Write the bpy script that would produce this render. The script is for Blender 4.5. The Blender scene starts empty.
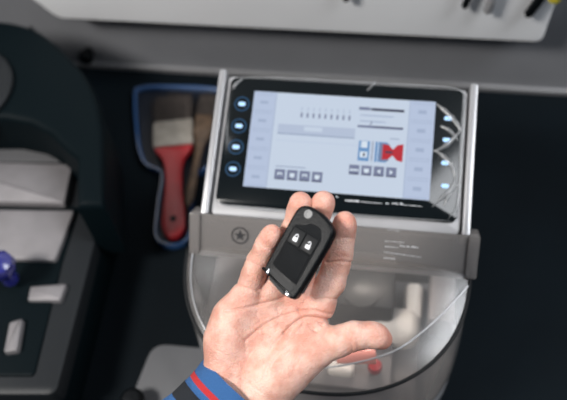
import bpy, bmesh, math, random
import numpy as np
from mathutils import Vector, Matrix
from mathutils.geometry import tessellate_polygon

random.seed(4)
S = bpy.context.scene
COL = S.collection
PI = math.pi

# ------------------------------------------------------------------ camera
F = 780.0                                   # focal length in pixels of the 567x400 frame
def nz(v): return v / np.linalg.norm(v)
r1 = nz(np.array([.987, .0785, -.135]))     # machine's width axis seen by the camera (x right, y down, z forward)
r2 = np.array([-.112, .968, -.222]); r2 = nz(r2 - r1 * (r1 @ r2))   # down the tablet's slope
N_ = -np.cross(r1, r2)                      # tablet's outward normal
TILT = math.radians(20)
Zc = N_ * math.cos(TILT) - r2 * math.sin(TILT)
Yc = -r2 * math.cos(TILT) - N_ * math.sin(TILT)
Rcw = np.stack([r1, Yc, Zc], axis=1)        # world -> camera
DT, ZT = .853, .25                          # distance to the display, its height above the bench
tc = np.array([(341 - 283.5) / F * DT, (145.5 - 200) / F * DT, DT])
CP = np.array([0, 0, ZT]) - Rcw.T @ tc      # camera position
cam = bpy.data.cameras.new('camera'); co = bpy.data.objects.new('camera', cam); COL.objects.link(co)
RB = Rcw.T @ np.diag([1, -1, -1])
M4 = Matrix([list(RB[i]) + [CP[i]] for i in range(3)] + [[0, 0, 0, 1]])
co.matrix_world = M4
cam.sensor_width = 36; cam.lens = 36 * F / 567; cam.clip_start = .02
cam.dof.use_dof = True; cam.dof.focus_distance = .68; cam.dof.aperture_fstop = 3.9
S.camera = co

# ------------------------------------------------------------------ light
w = bpy.data.worlds.new('room_light'); S.world = w; w.use_nodes = True
w.node_tree.nodes['Background'].inputs[0].default_value = (.72, .83, 1, 1)
w.node_tree.nodes['Background'].inputs[1].default_value = .15
def area(name, loc, tgt, sx, sy, power, color):
    l = bpy.data.lights.new(name, 'AREA'); l.shape = 'RECTANGLE'; l.size = sx; l.size_y = sy
    l.energy = power; l.color = color
    o = bpy.data.objects.new(name, l); COL.objects.link(o); o.location = loc
    o.rotation_euler = (Vector(tgt) - Vector(loc)).to_track_quat('-Z', 'Y').to_euler()
    return o
area('ceiling_lamp', (-1.25, -1.0, 1.9), (0, -.25, .3), .5, .4, 60, (1, .96, .92))
area('ceiling_lamp', (1.4, -.1, 2.2), (.1, .3, .1), 1.2, 1.0, 50, (.93, .96, 1))
area('ceiling_lamp', (-1.3, .45, 2.3), (-.3, .3, .1), .5, .5, 8, (.95, .97, 1))
S.view_settings.view_transform = 'Standard'; S.view_settings.look = 'None'
S.view_settings.exposure = 0; S.view_settings.gamma = 1; S.view_settings.use_curve_mapping = False

# ------------------------------------------------------------------ projection helpers
def at_depth(px, py, d):
    return Vector(CP + Rcw.T @ np.array([(px - 283.5) / F * d, (py - 200) / F * d, d]))
def on_plane(px, py, p, n):
    r = Rcw.T @ np.array([(px - 283.5) / F, (py - 200) / F, 1.0])
    n = np.array(n, float); k = ((np.array(p) - CP) @ n) / (r @ n)
    return Vector(CP + r * k)
def onz(px, py, z): return on_plane(px, py, (0, 0, z), (0, 0, 1))
st, ct = math.sin(TILT), math.cos(TILT)
TM = Matrix(((1, 0, 0, 0), (0, ct, -st, 0), (0, st, ct, ZT), (0, 0, 0, 1)))   # tablet frame: u right, v up the slope, w outward
TMi = TM.inverted()
def tl(px, py, wz=0):
    p = on_plane(px, py, TM @ Vector((0, 0, wz)), (0, -st, ct))
    q = TMi @ p
    return (q.x, q.y)

# ------------------------------------------------------------------ materials
def pmat(name, col, rough=.5, metal=0, bump=None, var=None, spec=None, emit=None, coat=0, sss=0):
    m = bpy.data.materials.new(name); m.use_nodes = True
    nt = m.node_tree; b = nt.nodes['Principled BSDF']
    c = (*col, 1)
    b.inputs['Base Color'].default_value = c
    b.inputs['Roughness'].default_value = rough; b.inputs['Metallic'].default_value = metal
    if spec is not None: b.inputs['Specular IOR Level'].default_value = spec
    if coat: b.inputs['Coat Weight'].default_value = coat; b.inputs['Coat Roughness'].default_value = .08
    tcn = nt.nodes.new('ShaderNodeTexCoord')
    if var:
        n = nt.nodes.new('ShaderNodeTexNoise'); n.inputs['Scale'].default_value = var[0]; n.inputs['Detail'].default_value = 5
        nt.links.new(tcn.outputs['Object'], n.inputs['Vector'])
        r = nt.nodes.new('ShaderNodeValToRGB'); r.color_ramp.elements[0].position = .3; r.color_ramp.elements[1].position = .7
        r.color_ramp.elements[0].color = (*[x * (1 - var[1]) for x in col], 1)
        r.color_ramp.elements[1].color = (*[min(1, x * (1 + var[1])) for x in col], 1)
        nt.links.new(n.outputs['Fac'], r.inputs[0]); nt.links.new(r.outputs[0], b.inputs['Base Color'])
    if bump:
        n = nt.nodes.new('ShaderNodeTexNoise'); n.inputs['Scale'].default_value = bump[0]; n.inputs['Detail'].default_value = 4
        nt.links.new(tcn.outputs['Object'], n.inputs['Vector'])
        bp = nt.nodes.new('ShaderNodeBump'); bp.inputs['Strength'].default_value = bump[1]; bp.inputs['Distance'].default_value = .001
        nt.links.new(n.outputs['Fac'], bp.inputs['Height']); nt.links.new(bp.outputs[0], b.inputs['Normal'])
    if emit:
        b.inputs['Emission Color'].default_value = (*emit[0], 1); b.inputs['Emission Strength'].default_value = emit[1]
    return m
def clear(name, tint, gloss=.08, rough=.08, haze=0, hazecol=(.5, .5, .5)):
    """thin clear or smoky plastic: tinted see-through with a fresnel sheen and a little haze"""
    m = bpy.data.materials.new(name); m.use_nodes = True; nt = m.node_tree; nt.nodes.clear()
    o = nt.nodes.new('ShaderNodeOutputMaterial'); t = nt.nodes.new('ShaderNodeBsdfTransparent'); t.inputs[0].default_value = (*tint, 1)
    g = nt.nodes.new('ShaderNodeBsdfGlossy'); g.inputs['Roughness'].default_value = rough
    f = nt.nodes.new('ShaderNodeFresnel'); f.inputs[0].default_value = 1.45
    a = nt.nodes.new('ShaderNodeMath'); a.operation = 'ADD'; a.inputs[1].default_value = gloss; a.use_clamp = True
    d = nt.nodes.new('ShaderNodeBsdfDiffuse'); d.inputs[0].default_value = (*hazecol, 1)
    m1 = nt.nodes.new('ShaderNodeMixShader'); m1.inputs[0].default_value = haze
    m2 = nt.nodes.new('ShaderNodeMixShader')
    nt.links.new(t.outputs[0], m1.inputs[1]); nt.links.new(d.outputs[0], m1.inputs[2])
    nt.links.new(f.outputs[0], a.inputs[0]); nt.links.new(a.outputs[0], m2.inputs[0])
    nt.links.new(m1.outputs[0], m2.inputs[1]); nt.links.new(g.outputs[0], m2.inputs[2])
    nt.links.new(m2.outputs[0], o.inputs[0])
    return m
def emitter(name, col, s=1.0):
    m = bpy.data.materials.new(name); m.use_nodes = True; nt = m.node_tree
    b = nt.nodes['Principled BSDF']; b.inputs['Base Color'].default_value = (.01, .01, .01, 1); b.inputs['Roughness'].default_value = .25
    b.inputs['Emission Color'].default_value = (*col, 1); b.inputs['Emission Strength'].default_value = s
    return m
def srgb(r, g, b):
    f = lambda c: (c / 255 / 12.92) if c < 11 else ((c / 255 + .055) / 1.055) ** 2.4
    return (f(r), f(g), f(b))

MAT = dict(
    bench=pmat('black_rubber_mat', (.0018, .0045, .0068), .75, bump=(900, .3), var=(6, .25), spec=.12),
    wall=pmat('grey_painted_wall', (.17, .175, .187), .6, var=(5, .12)),
    panel=pmat('white_enamel_panel', (.78, .79, .80), .45, var=(4, .06)),
    silver=pmat('brushed_silver', (.40, .40, .41), .38, .6, bump=(700, .15)),
    housing=pmat('pale_grey_plastic', (.30, .30, .31), .4, var=(30, .06)),
    glass=pmat('black_panel_glass', (.003, .005, .006), .12, spec=.35),
    black=pmat('black_plastic', (.003, .004, .005), .40, spec=.16, bump=(900, .25)),
    softblack=pmat('satin_black', (.006, .007, .008), .5, spec=.2),
    dark=pmat('dark_cast_housing', (.0015, .0045, .006), .55, bump=(200, .2), spec=.07),
    darkgrey=pmat('dark_grey_housing', (.009, .011, .013), .5, bump=(200, .2), spec=.3),
    steel=pmat('satin_steel', (.20, .19, .195), .5, .1, var=(25, .12)),
    whiteplastic=pmat('pale_plastic', (.88, .86, .83), .4, var=(40, .08)),
    red=pmat('red_paint', (.36, .010, .014), .4, coat=.25, var=(50, .1)),
    pink=pmat('pale_red_plastic', (.80, .30, .25), .4),
    wood=pmat('worn_wood', (.06, .036, .02), .6, var=(90, .45)),
    bristle=pmat('brown_bristle', (.03, .022, .018), .8, var=(300, .6), bump=(900, .8)),
    ferrule=pmat('tinned_ferrule', (.30, .27, .23), .45, .3, var=(60, .2)),
    bluetray=pmat('blue_plastic', (.018, .06, .16), .25, coat=1),
    traydark=pmat('navy_plastic', (.002, .005, .012), .5),
    violet=pmat('violet_blue_plastic', (.02, .022, .17), .25, coat=.6),
    chrome=pmat('chrome', (.75, .75, .76), .15, 1),
    icon=pmat('white_print', (.75, .77, .80), .5),
    print=pmat('dark_print', (.02, .02, .022), .5),
    paleprint=pmat('pale_print', (.55, .56, .58), .5),
    yellow=pmat('yellow_grip', (.42, .36, .03), .5),
    smoke=clear('smoky_polycarbonate', (.62, .60, .585), .04, .14, .30, (.44, .41, .39)),
    clearlid=clear('clear_polycarbonate', (.74, .72, .70), .03, .22, .11, (.56, .52, .49)),
    film=clear('clear_film', (.80, .81, .82), .06, .32, .30, (.40, .41, .42)),
)

# ------------------------------------------------------------------ mesh helpers
def box(bm, c, s, M=None, bev=0, seg=2):
    r = bmesh.ops.create_cube(bm, size=1); vs = r['verts']
    for v in vs: v.co = Vector((v.co.x * s[0] + c[0], v.co.y * s[1] + c[1], v.co.z * s[2] + c[2]))
    if bev:
        es = list({e for v in vs for e in v.link_edges})
        r = bmesh.ops.bevel(bm, geom=es, offset=bev, segments=seg, affect='EDGES', profile=.5)
        vs = list({v for f in r['faces'] for v in f.verts} | {v for v in vs if v.is_valid})
    if M is not None:
        for v in vs: v.co = M @ v.co
    return vs
def prism(bm, pts, z0, z1, M=None, bev=0, mi=0, seg=2):
    """outline in xy extruded z0..z1; bev rounds the top rim"""
    n = len(pts); rings = []
    A = sum(pts[i][0] * pts[(i + 1) % n][1] - pts[(i + 1) % n][0] * pts[i][1] for i in range(n))
    if A < 0: pts = pts[::-1]
    def inset(d):
        out = []
        for i in range(n):
            p0, p1, p2 = Vector(pts[i - 1]), Vector(pts[i]), Vector(pts[(i + 1) % n])
            a = (p1 - p0); b = (p2 - p1)
            if a.length < 1e-9 or b.length < 1e-9: out.append(p1); continue
            a.normalize(); b.normalize()
            na, nb = Vector((-a.y, a.x)), Vector((-b.y, b.x))
            m = (na + nb); m = m / max(m.length, 1e-6); k = max(.5, m.dot(na))
            out.append(p1 + m * d / k)
        return out
    lv = [(0, z0)]
    if bev:
        for k in range(seg + 1):
            a = PI / 2 * k / seg
            lv.append((bev * (1 - math.cos(a)), z1 - bev + bev * math.sin(a)))
    else: lv.append((0, z1))
    for d, z in lv:
        ps = inset(d) if d > 0 else [Vector(p) for p in pts]
        rings.append([bm.verts.new((p.x, p.y, z)) for p in ps])
    fs = []
    for a, b in zip(rings, rings[1:]):
        for i in range(n): fs.append(bm.faces.new((a[i], a[(i + 1) % n], b[(i + 1) % n], b[i])))
    fs.append(bm.faces.new(rings[-1])); fs.append(bm.faces.new(rings[0][::-1]))
    for f in fs: f.material_index = mi
    if M is not None:
        for r in rings:
            for v in r: v.co = M @ v.co
    return fs
def rrect(x0, y0, x1, y1, r, n=6):
    out = []
    for cx, cy, a0 in ((x1 - r, y1 - r, 0), (x0 + r, y1 - r, 90), (x0 + r, y0 + r, 180), (x1 - r, y0 + r, 270)):
        for k in range(n + 1):
            a = math.radians(a0 + 90 * k / n); out.append((cx + r * math.cos(a), cy + r * math.sin(a)))
    return out
def rquad(c, r, n=6):
    """quad (any order, convex) with rounded corners of radius r"""
    out = []; m = len(c)
    for i in range(m):
        p0, p1, p2 = Vector(c[i - 1]), Vector(c[i]), Vector(c[(i + 1) % m])
        a = p1 + (p0 - p1).normalized() * r; b = p1 + (p2 - p1).normalized() * r
        for k in range(n + 1):
            t = k / n; out.append(tuple(a * (1 - t) ** 2 + p1 * 2 * t * (1 - t) + b * t * t))
    return out
def circle(cx, cy, r, n=24, ry=None):
    ry = ry or r
    return [(cx + r * math.cos(2 * PI * k / n), cy + ry * math.sin(2 * PI * k / n)) for k in range(n)]
def tube(bm, pts, r, n=8, mi=0, flat=1.0, up=Vector((0, 0, 1))):
    pts = [Vector(p) for p in pts]; rs = r if isinstance(r, (list, tuple)) else [r] * len(pts)
    rings = []
    for i, p in enumerate(pts):
        t = (pts[min(i + 1, len(pts) - 1)] - pts[max(i - 1, 0)]).normalized()
        a = t.cross(up)
        if a.length < 1e-4: a = t.cross(Vector((1, 0, 0)))
        a.normalize(); b = a.cross(t).normalized()
        rings.append([bm.verts.new(p + a * (math.cos(2 * PI * k / n) * rs[i]) + b * (math.sin(2 * PI * k / n) * rs[i] * flat)) for k in range(n)])
    for x, y in zip(rings, rings[1:]):
        for k in range(n):
            f = bm.faces.new((x[k], x[(k + 1) % n], y[(k + 1) % n], y[k])); f.material_index = mi
    bm.faces.new(rings[0][::-1]).material_index = mi; bm.faces.new(rings[-1]).material_index = mi
def lathe(bm, prof, M=None, n=32):
    rings = []
    for r, z in prof:
        rings.append([bm.verts.new((max(r, 1e-5) * math.cos(2 * PI * k / n), max(r, 1e-5) * math.sin(2 * PI * k / n), z)) for k in range(n)])
    for x, y in zip(rings, rings[1:]):
        for k in range(n): bm.faces.new((x[k], x[(k + 1) % n], y[(k + 1) % n], y[k]))
    bm.faces.new(rings[0][::-1]); bm.faces.new(rings[-1])
    if M is not None:
        for r in rings:
            for v in r: v.co = M @ v.co
def smoothpath(P, n=6, closed=False):
    P = [Vector(p) for p in P]; out = []; m = len(P)
    rng = range(m if closed else m - 1)
    for i in rng:
        g = (lambda k: P[k % m]) if closed else (lambda k: P[max(0, min(m - 1, k))])
        a, b, c, d = g(i - 1), g(i), g(i + 1), g(i + 2)
        for k in range(n):
            t = k / n
            out.append(.5 * ((2 * b) + (c - a) * t + (2 * a - 5 * b + 4 * c - d) * t * t + (3 * b - 3 * c + d - a) * t ** 3))
    if not closed: out.append(P[-1])
    return out
def wloc(o):
    v = Vector((0, 0, 0))
    while o: v += o.location; o = o.parent
    return v
def obj(name, bm, mats, parent=None, origin=None, sharp=35):
    """vertices are given in world space; link as one mesh object"""
    me = bpy.data.meshes.new(name)
    if sharp is not None: bmesh.ops.recalc_face_normals(bm, faces=bm.faces)
    og = Vector(origin) if origin is not None else (wloc(parent) if parent else Vector((0, 0, 0)))
    for v in bm.verts: v.co -= og
    bm.to_mesh(me); bm.free()
    for m in (mats if isinstance(mats, (list, tuple)) else [mats]): me.materials.append(m)
    me.shade_smooth()
    if sharp is not None: me.set_sharp_from_angle(angle=math.radians(sharp))
    o = bpy.data.objects.new(name, me); COL.objects.link(o)
    if parent: o.parent = parent; o.location = og - wloc(parent)
    else: o.location = og
    return o
def thing(name, label, cat, loc=(0, 0, 0), group=None):
    o = bpy.data.objects.new(name, None); COL.objects.link(o); o.location = loc; o.empty_display_size = .02
    o['label'] = label; o['category'] = cat
    if group: o['group'] = group
    return o
def tag(o, label, cat, group=None):
    o['label'] = label; o['category'] = cat
    if group: o['group'] = group
    return o
def struct(o): o['kind'] = 'structure'; return o
NB = bmesh.new

# ------------------------------------------------------------------ setting
YW = onz(338, 80, 0).y;                      # the wall stands where the dark worktop ends
bm = NB(); box(bm, (0, (YW - 1.0) / 2, -.02), (3.4, YW + 1.0, .04), bev=.003)
tag(obj('workbench', bm, MAT['bench'], origin=(0, 0, -.04)), 'black worktop under the machines, running back to the grey wall', 'workbench')
bm = NB(); box(bm, (0, YW + .03, .8), (3.4, .06, 3.4))
struct(obj('wall_back', bm, MAT['wall']))
bm = NB(); box(bm, (0, .2, -.93), (5, 4, .06))
struct(obj('floor', bm, MAT['wall']))
def onwall(px, py, off=0): return on_plane(px, py, (0, YW - off, 0), (0, 1, 0))
bm = NB(); box(bm, (0, YW - .003, .005), (3.4, .006, .010), bev=.001)
struct(obj('trim_1', bm, MAT['silver']))
# white tool board hung on the wall
TH = .045
def bxz(px, py): p = onwall(px, py, TH); return (p.x, p.z)
a, b = bxz(58, 17), bxz(541, 45)
zb = (a[1] + b[1]) / 2
xl, xr = a[0], b[0]
ztop = zb + .5
MW = Matrix(((1, 0, 0, 0), (0, 0, -1, YW), (0, 1, 0, 0), (0, 0, 0, 1)))
c_ = bxz(33, 0); d_ = bxz(557, 0)
kl = (c_[0] - xl) / (c_[1] - zb); kr2 = (d_[0] - xr) / (d_[1] - zb)
bm = NB(); prism(bm, rquad([(xl, zb), (xr, zb), (xr + min(kr2, .4) * .25, zb + .25), (xr + min(kr2, .4) * .25, ztop), (xl + kl * .12, ztop), (xl + kl * .12, zb + .12)], .012), 0.0, TH, MW, bev=.003)
board = thing('tool_board', 'white enamelled tool board hung on the grey wall above the worktop', 'tool board', (0, YW, zb))
obj('panel', bm, MAT['panel'], board)
bm = NB(); prism(bm, rrect(xl + .01, zb - .006, xr - .01, zb + .004, .002), .002, TH - .006, MW)
obj('lower_shadow_strip', bm, MAT['softblack'], board)  # black strip standing in for the shadow line under the board

# ------------------------------------------------------------------ hanging tools on the board
def hanging_tool(px, py, w_, mat, label, kind='screwdriver', grp='tools hanging on the white board', tilt=0.0):
    p = onwall(px, py, TH + .012)
    t = thing('hanging_tool', label, kind, (p.x, p.y, p.z), grp)
    up = Vector((tilt, 0, 1)).normalized()
    bm = NB()
    tube(bm, [p, p + up * .004, p + up * .05, p + up * .09], [w_ * .55, w_, w_ * 1.05, w_ * .8], 14)
    obj('grip', bm, mat, t)
    bm = NB(); tube(bm, [p + up * .085, p + up * .16], w_ * .45, 10)
    obj('shaft', bm, MAT['chrome'], t)
    bm = NB(); tube(bm, [p + up * .12, p + up * .12 + Vector((0, .0125, 0))], .002, 8); obj('hook', bm, MAT['chrome'], t)
    return t
hanging_tool(346, 1, .005, MAT['black'], 'black-gripped tool at left of the row hanging on the white board', tilt=.1)
hanging_tool(464, 8, .0045, MAT['black'], 'slim black-gripped tool hanging left of the pale-gripped one', tilt=.18)
hanging_tool(487, 13, .006, MAT['housing'], 'pale-gripped tool hanging on the white board', tilt=.1)
hanging_tool(527, 16, .006, MAT['black'], 'black-gripped tool hanging between the pale-gripped and yellow ones', tilt=.35)
hanging_tool(552, 1, .009, MAT['yellow'], 'yellow-gripped tool at the right end of the white board', tilt=.2)
# two black pegs on the wall left of the board
for px, py, lb in ((31, 28, 'small black bolt high on grey wall above the round dark hood'), (89, 50, 'black knob on grey wall below the left end of the board')):
    p = onwall(px, py, 0); r = .006 if px < 50 else .012
    bm = NB(); lathe(bm, [(r * .6, 0), (r * .6, .008), (r, .010), (r, .02), (r * .8, .023), (0, .0235)],
                     Matrix.Translation(p) @ Matrix.Rotation(PI / 2, 4, 'X'), 20)
    tag(obj('wall_bolt', bm, MAT['black'], origin=p), lb, 'bolt')

# ------------------------------------------------------------------ key cutting machine with tablet
mach = thing('key_cutting_machine', 'silver key cutting machine with a lit touch screen and smoky clear front guard', 'key cutting machine', (0, -.05, 0))
W = 0
# glass outline in tablet frame
g = [tl(232, 77), tl(465, 90), tl(456.5, 223), tl(214, 203)]
gx0 = (g[0][0] + g[3][0]) / 2; gx1 = (g[1][0] + g[2][0]) / 2
gy1 = (g[0][1] + g[1][1]) / 2; gy0 = (g[2][1] + g[3][1]) / 2
print('glass', gx0, gx1, gy0, gy1)
s_ = [tl(254.4, 91), tl(435.5, 102.2), tl(429.5, 200.5), tl(243.4, 186.4)]
sx0 = (s_[0][0] + s_[3][0]) / 2; sx1 = (s_[1][0] + s_[2][0]) / 2
sy1 = (s_[0][1] + s_[1][1]) / 2; sy0 = (s_[2][1] + s_[3][1]) / 2
print('screen', sx0, sx1, sy0, sy1)
# body below the tablet: tapering housing down to the bench
hx0, hx1 = gx0 - .006, gx1 + .006
hy0, hy1 = gy0 - .012, gy1 + .002
bm = NB()
prism(bm, rrect(hx0 + .002, hy0, hx1 - .002, hy1, .006), -.03, -.0035, TM, bev=.002)
bezel = obj('tablet_frame', bm, MAT['housing'], mach)
# side rails
for sgn, xx in ((-1, hx0 - .004), (1, hx1 + .004)):
    bm = NB()
    prism(bm, rrect(xx - .0042, hy0 - .002, xx + .0042, hy1 + .006, .003), -.045, .003, TM, bev=.002)
    rail = obj('side_rail', bm, MAT['silver'], mach)
# housing (column) under the tablet
bm = NB()
yb = (TM @ Vector((0, hy1, 0))).y; yf = (TM @ Vector((0, hy0, 0))).y
prof = [(yb - .012, .0), (yb - .012, (TM @ Vector((0, hy1, -.04))).z), (yf + .02, (TM @ Vector((0, hy0, -.04))).z), (yf + .03, .13), (yf + .035, .05), (yf + .03, 0)]
PX = Matrix(((0, 0, 1, 0), (1, 0, 0, 0), (0, 1, 0, 0), (0, 0, 0, 1)))
prism(bm, prof, hx0 + .004, hx1 - .004, PX)
obj('housing', bm, MAT['darkgrey'], mach)
# tablet
tab = NB(); prism(tab, rrect(gx0, gy0, gx1, gy1, .008), -.006, 0, TM, bev=.0012)
tab = obj('tablet', tab, MAT['glass'], mach)
# display, one mesh with its own picture
scr_bg = emitter('display_white', srgb(203, 216, 234), .90)
scr_side = emitter('display_side', srgb(186, 200, 226), .90)
scr_line = emitter('display_line', srgb(165, 180, 208), .90)
scr_grey = emitter('display_grey', srgb(120, 128, 158), .90)
scr_dark = emitter('display_dark', srgb(50, 54, 78), .90)
scr_blue = emitter('display_blue', srgb(105, 150, 200), .90)
scr_red = emitter('display_red', srgb(190, 30, 45), .90)
scr_mid = emitter('display_mid', srgb(150, 165, 192), .90)
scr_hi = emitter('display_highlight', srgb(220, 232, 245), .90)
SM = [scr_bg, scr_side, scr_line, scr_grey, scr_dark, scr_blue, scr_red, scr_mid, scr_hi, emitter('display_field', srgb(184, 197, 220), .90)]
bm = NB()
def sp(px, py):                              # display coordinates 0..1 (x right, y down)
    u, v = tl(px, py); return ((u - sx0) / (sx1 - sx0), (sy1 - v) / (sy1 - sy0))
def srect(x0, y0, x1, y1, mi, h):
    X = lambda t: sx0 + t * (sx1 - sx0); Y = lambda t: sy1 - t * (sy1 - sy0)
    vs = [bm.verts.new(TM @ Vector((X(x), Y(y), h))) for x, y in ((x0, y1), (x1, y1), (x1, y0), (x0, y0))]
    bm.faces.new(vs).material_index = mi
def spoly(pts, mi, h):
    X = lambda t: sx0 + t * (sx1 - sx0); Y = lambda t: sy1 - t * (sy1 - sy0)
    vs = [bm.verts.new(TM @ Vector((X(x), Y(y), h))) for x, y in pts]
    f = bm.faces.new(vs); f.material_index = mi; f.normal_update()
    if f.normal.dot(TM.to_3x3() @ Vector((0, 0, 1))) < 0: f.normal_flip()
h0, h1, h2, h3 = .0004, .0006, .0008, .001
srect(0, 0, 1, 1, 0, h0)
srect(.0, 0, .125, 1, 1, h1); srect(.865, 0, 1, 1, 1, h1)
for k in range(5):
    y0 = .03 + k * .195
    for x0, x1 in ((.012, .113), (.877, .988)):
        srect(x0, y0, x1, y0 + .006, 2, h2); srect(x0, y0 + .17, x1, y0 + .176, 2, h2)
    srect(.04, y0 + .07, .085, y0 + .10, 2, h2); srect(.91, y0 + .065, .955, y0 + .105, 2, h2)
srect(.125, 0, .129, 1, 2, h1 + .0001); srect(.861, 0, .865, 1, 2, h1 + .0001)
# key profile ticks and value row
for k in range(9):
    x = .275 + k * .033
    srect(x, .14, x + .004, .18, 2, h1); srect(x - .002, .20, x + .008, .25, 3, h2)
srect(.655, .27, .66, .30, 3, h2); srect(.66, .245, .667, .27, 3, h2)
# grey field bar
srect(.155, .33, .58, .425, 9, h1); srect(.30, .345, .40, .39, 0, h2); srect(.155, .425, .58, .437, 7, h2); srect(.155, .50, .62, .505, 1, h2)
# title bars at right
srect(.655, .105, .835, .132, 4, h2); srect(.59, .10, .65, .132, 3, h2)
for k, (a_, b_) in enumerate(((.60, .78), (.60, .74))): srect(a_, .18 + k * .06, b_, .192 + k * .06, 2, h2)
srect(.59, .29, .835, .315, 3, h2); srect(.68, .292, .835, .302, 4, h3)
# clamp drawing: blue jaw, grey jaw, red arrow
srect(.77, .405, .82, .415, 7, h2)
srect(.605, .45, .665, .655, 5, h1); srect(.618, .455, .652, .52, 8, h2); srect(.615, .56, .655, .62, 8, h2); srect(.632, .575, .643, .605, 4, h3)
srect(.678, .45, .683, .655, 3, h2); srect(.695, .45, .76, .655, 5, h1); srect(.708, .45, .713, .655, 0, h2); srect(.72, .465, .77, .64, 3, h2)
spoly([(.735, .47), (.77, .48), (.79, .52), (.815, .47), (.845, .46), (.845, .64), (.815, .63), (.79, .58), (.77, .62), (.735, .63)][::-1], 6, h3)
srect(.75, .54, .79, .56, 4, h3 + .0001)
# buttons along the bottom
def sbtn(x0, y0, x1, y1, kind):
    srect(x0, y0, x1, y1, 3, h1); srect(x0 + .003, y1 - .012, x1 - .003, y1 - .004, 4, h2)
    cx, cy = (x0 + x1) / 2, (y0 + y1) / 2
    if kind == 'bar': srect(x0 + .004, cy - .006, x1 - .004, cy + .012, 8, h2)
    elif kind == 'l': spoly([(cx - .010, cy), (cx + .008, cy - .025), (cx + .008, cy + .025)], 8, h2)
    elif kind == 'r': spoly([(cx + .010, cy), (cx - .008, cy - .025), (cx - .008, cy + .025)], 8, h2)
    else: spoly([(cx - .013, cy - .02), (cx + .013, cy - .02), (cx + .013, cy + .015), (cx, cy + .028 if kind == 'd' else cy - .01), (cx - .013, cy + .015)], 8, h2)
for k in range(4): sbtn(.165 + k * .068, .80, .222 + k * .068, .905, 'bd'[k % 2])
srect(.165, .765, .33, .775, 7, h2)
for k, q in enumerate(('bar', 'd', 'l', 'r')): sbtn(.565 + k * .066, .70, .620 + k * .066, .80, q)
obj('display', bm, SM, tab, sharp=None)
# indicator buttons: ring + lit dash
led = emitter('led_blue_white', srgb(175, 215, 255), 1.5); ring = emitter('led_ring', srgb(18, 75, 115), .7)
for px, py in ((242, 104), (239, 126), (236, 147), (233, 169), (448, 118.5), (446.5, 140), (445, 163), (445, 186)):
    u, v = tl(px, py); q = .0088
    bm = NB()
    o1 = circle(u, v, q, 24); i1 = circle(u, v, q * .80, 24)
    if px < 300:
        vo = [bm.verts.new(TM @ Vector((*p, .0004))) for p in o1]; vi = [bm.verts.new(TM @ Vector((*p, .0004))) for p in i1]
        for k in range(24): bm.faces.new((vo[k], vo[(k + 1) % 24], vi[(k + 1) % 24], vi[k])).material_index = 1
    prism(bm, rrect(u - .0040, v - .0022, u + .0040, v + .0022, .002, 4), .0001, .0008, TM, mi=0)
    obj('indicator_light', bm, [led, ring], tab)
# faint printed line on the lower bezel
bm = NB()
def prt(px0, py0, px1, py1, n, h, pl=tl, M=TM, wv=.0004):
    a, b = Vector(pl(px0, py0)), Vector(pl(px1, py1)); d = (b - a); L = d.length; d.normalize(); nn = Vector((-d.y, d.x))
    x = 0; k = 0
    while x < L:
        wd = h * random.uniform(.35, .7); hh = h * random.choice((.6, .6, 1.0, .8))
        p = a + d * x
        qs = [p - nn * h * .3, p + d * wd - nn * h * .3, p + d * wd + nn * (hh - h * .3), p + nn * (hh - h * .3)]
        bm.faces.new([bm.verts.new(M @ Vector((q.x, q.y, wv))) for q in qs])
        x += wd + h * .18; k += 1
        if k % random.choice((5, 7, 8)) == 0: x += h * .6
prt(345, 200.5, 360, 201.8, 1, .0022); prt(361, 202, 382, 203.6, 1, .0010)
prt(392, 203.5, 402, 204.3, 1, .0024); prt(403, 205, 422, 206.6, 1, .0010)
prt(386, 203.6, 388, 203.8, 1, .002); prt(336, 197, 338, 197.2, 1, .0016)
obj('bezel_print', bm, MAT['paleprint'], tab, sharp=None)
# clear film left on the glass, crumpled at its right side
bm = NB()
def crease(pp, wdt, hgt):
    path = smoothpath([Vector((*tl(x, y), 0)) for x, y in pp], 4)
    L = len(path); ra = []; rb = []; rc = []
    for i, p in enumerate(path):
        t = (path[min(i + 1, L - 1)] - path[max(i - 1, 0)]).normalized(); n = Vector((-t.y, t.x, 0))
        k = math.sin(PI * (i + .6) / (L + .2)) * random.uniform(.75, 1.2)
        ra.append(bm.verts.new(TM @ (p - n * wdt * k + Vector((0, 0, .0006)))))
        rb.append(bm.verts.new(TM @ (p + n * wdt * .2 * random.uniform(-1, 1) + Vector((0, 0, .0006 + hgt * k)))))
        rc.append(bm.verts.new(TM @ (p + n * wdt * k + Vector((0, 0, .0006)))))
    for i in range(L - 1):
        bm.faces.new((ra[i], ra[i + 1], rb[i + 1], rb[i])); bm.faces.new((rb[i], rb[i + 1], rc[i + 1], rc[i]))
for pp, wdt, hg in (([(238, 79), (262, 77.5), (330, 81), (400, 85), (452, 88), (463, 93)], .0016, .002),
                    ([(463, 91), (464, 120), (461, 150), (460, 180), (457, 205), (448, 219)], .0018, .002),
                    ([(436, 104), (446, 112), (457, 124), (462, 134)], .0030, .004),
                    ([(461, 130), (452, 140), (444, 147), (433, 152)], .0026, .004),
                    ([(440, 126), (450, 131), (458, 141)], .0022, .003),
                    ([(434, 150), (444, 157), (453, 168), (455, 180)], .0028, .004),
                    ([(455, 176), (452, 188), (442, 198), (432, 207)], .0024, .004),
                    ([(460, 183), (450, 194), (444, 206)], .0018, .003),
                    ([(376, 80), (372, 86), (367, 91)], .0018, .004),
                    ([(243, 79), (236, 84), (233, 90)], .0022, .003),
                    ([(216, 196), (220, 204), (240, 207), (300, 212), (400, 218), (450, 221)], .0016, .0016)):
    crease(pp, wdt, hg)
obj('protective_film', bm, MAT['film'], tab, sharp=None)

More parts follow.
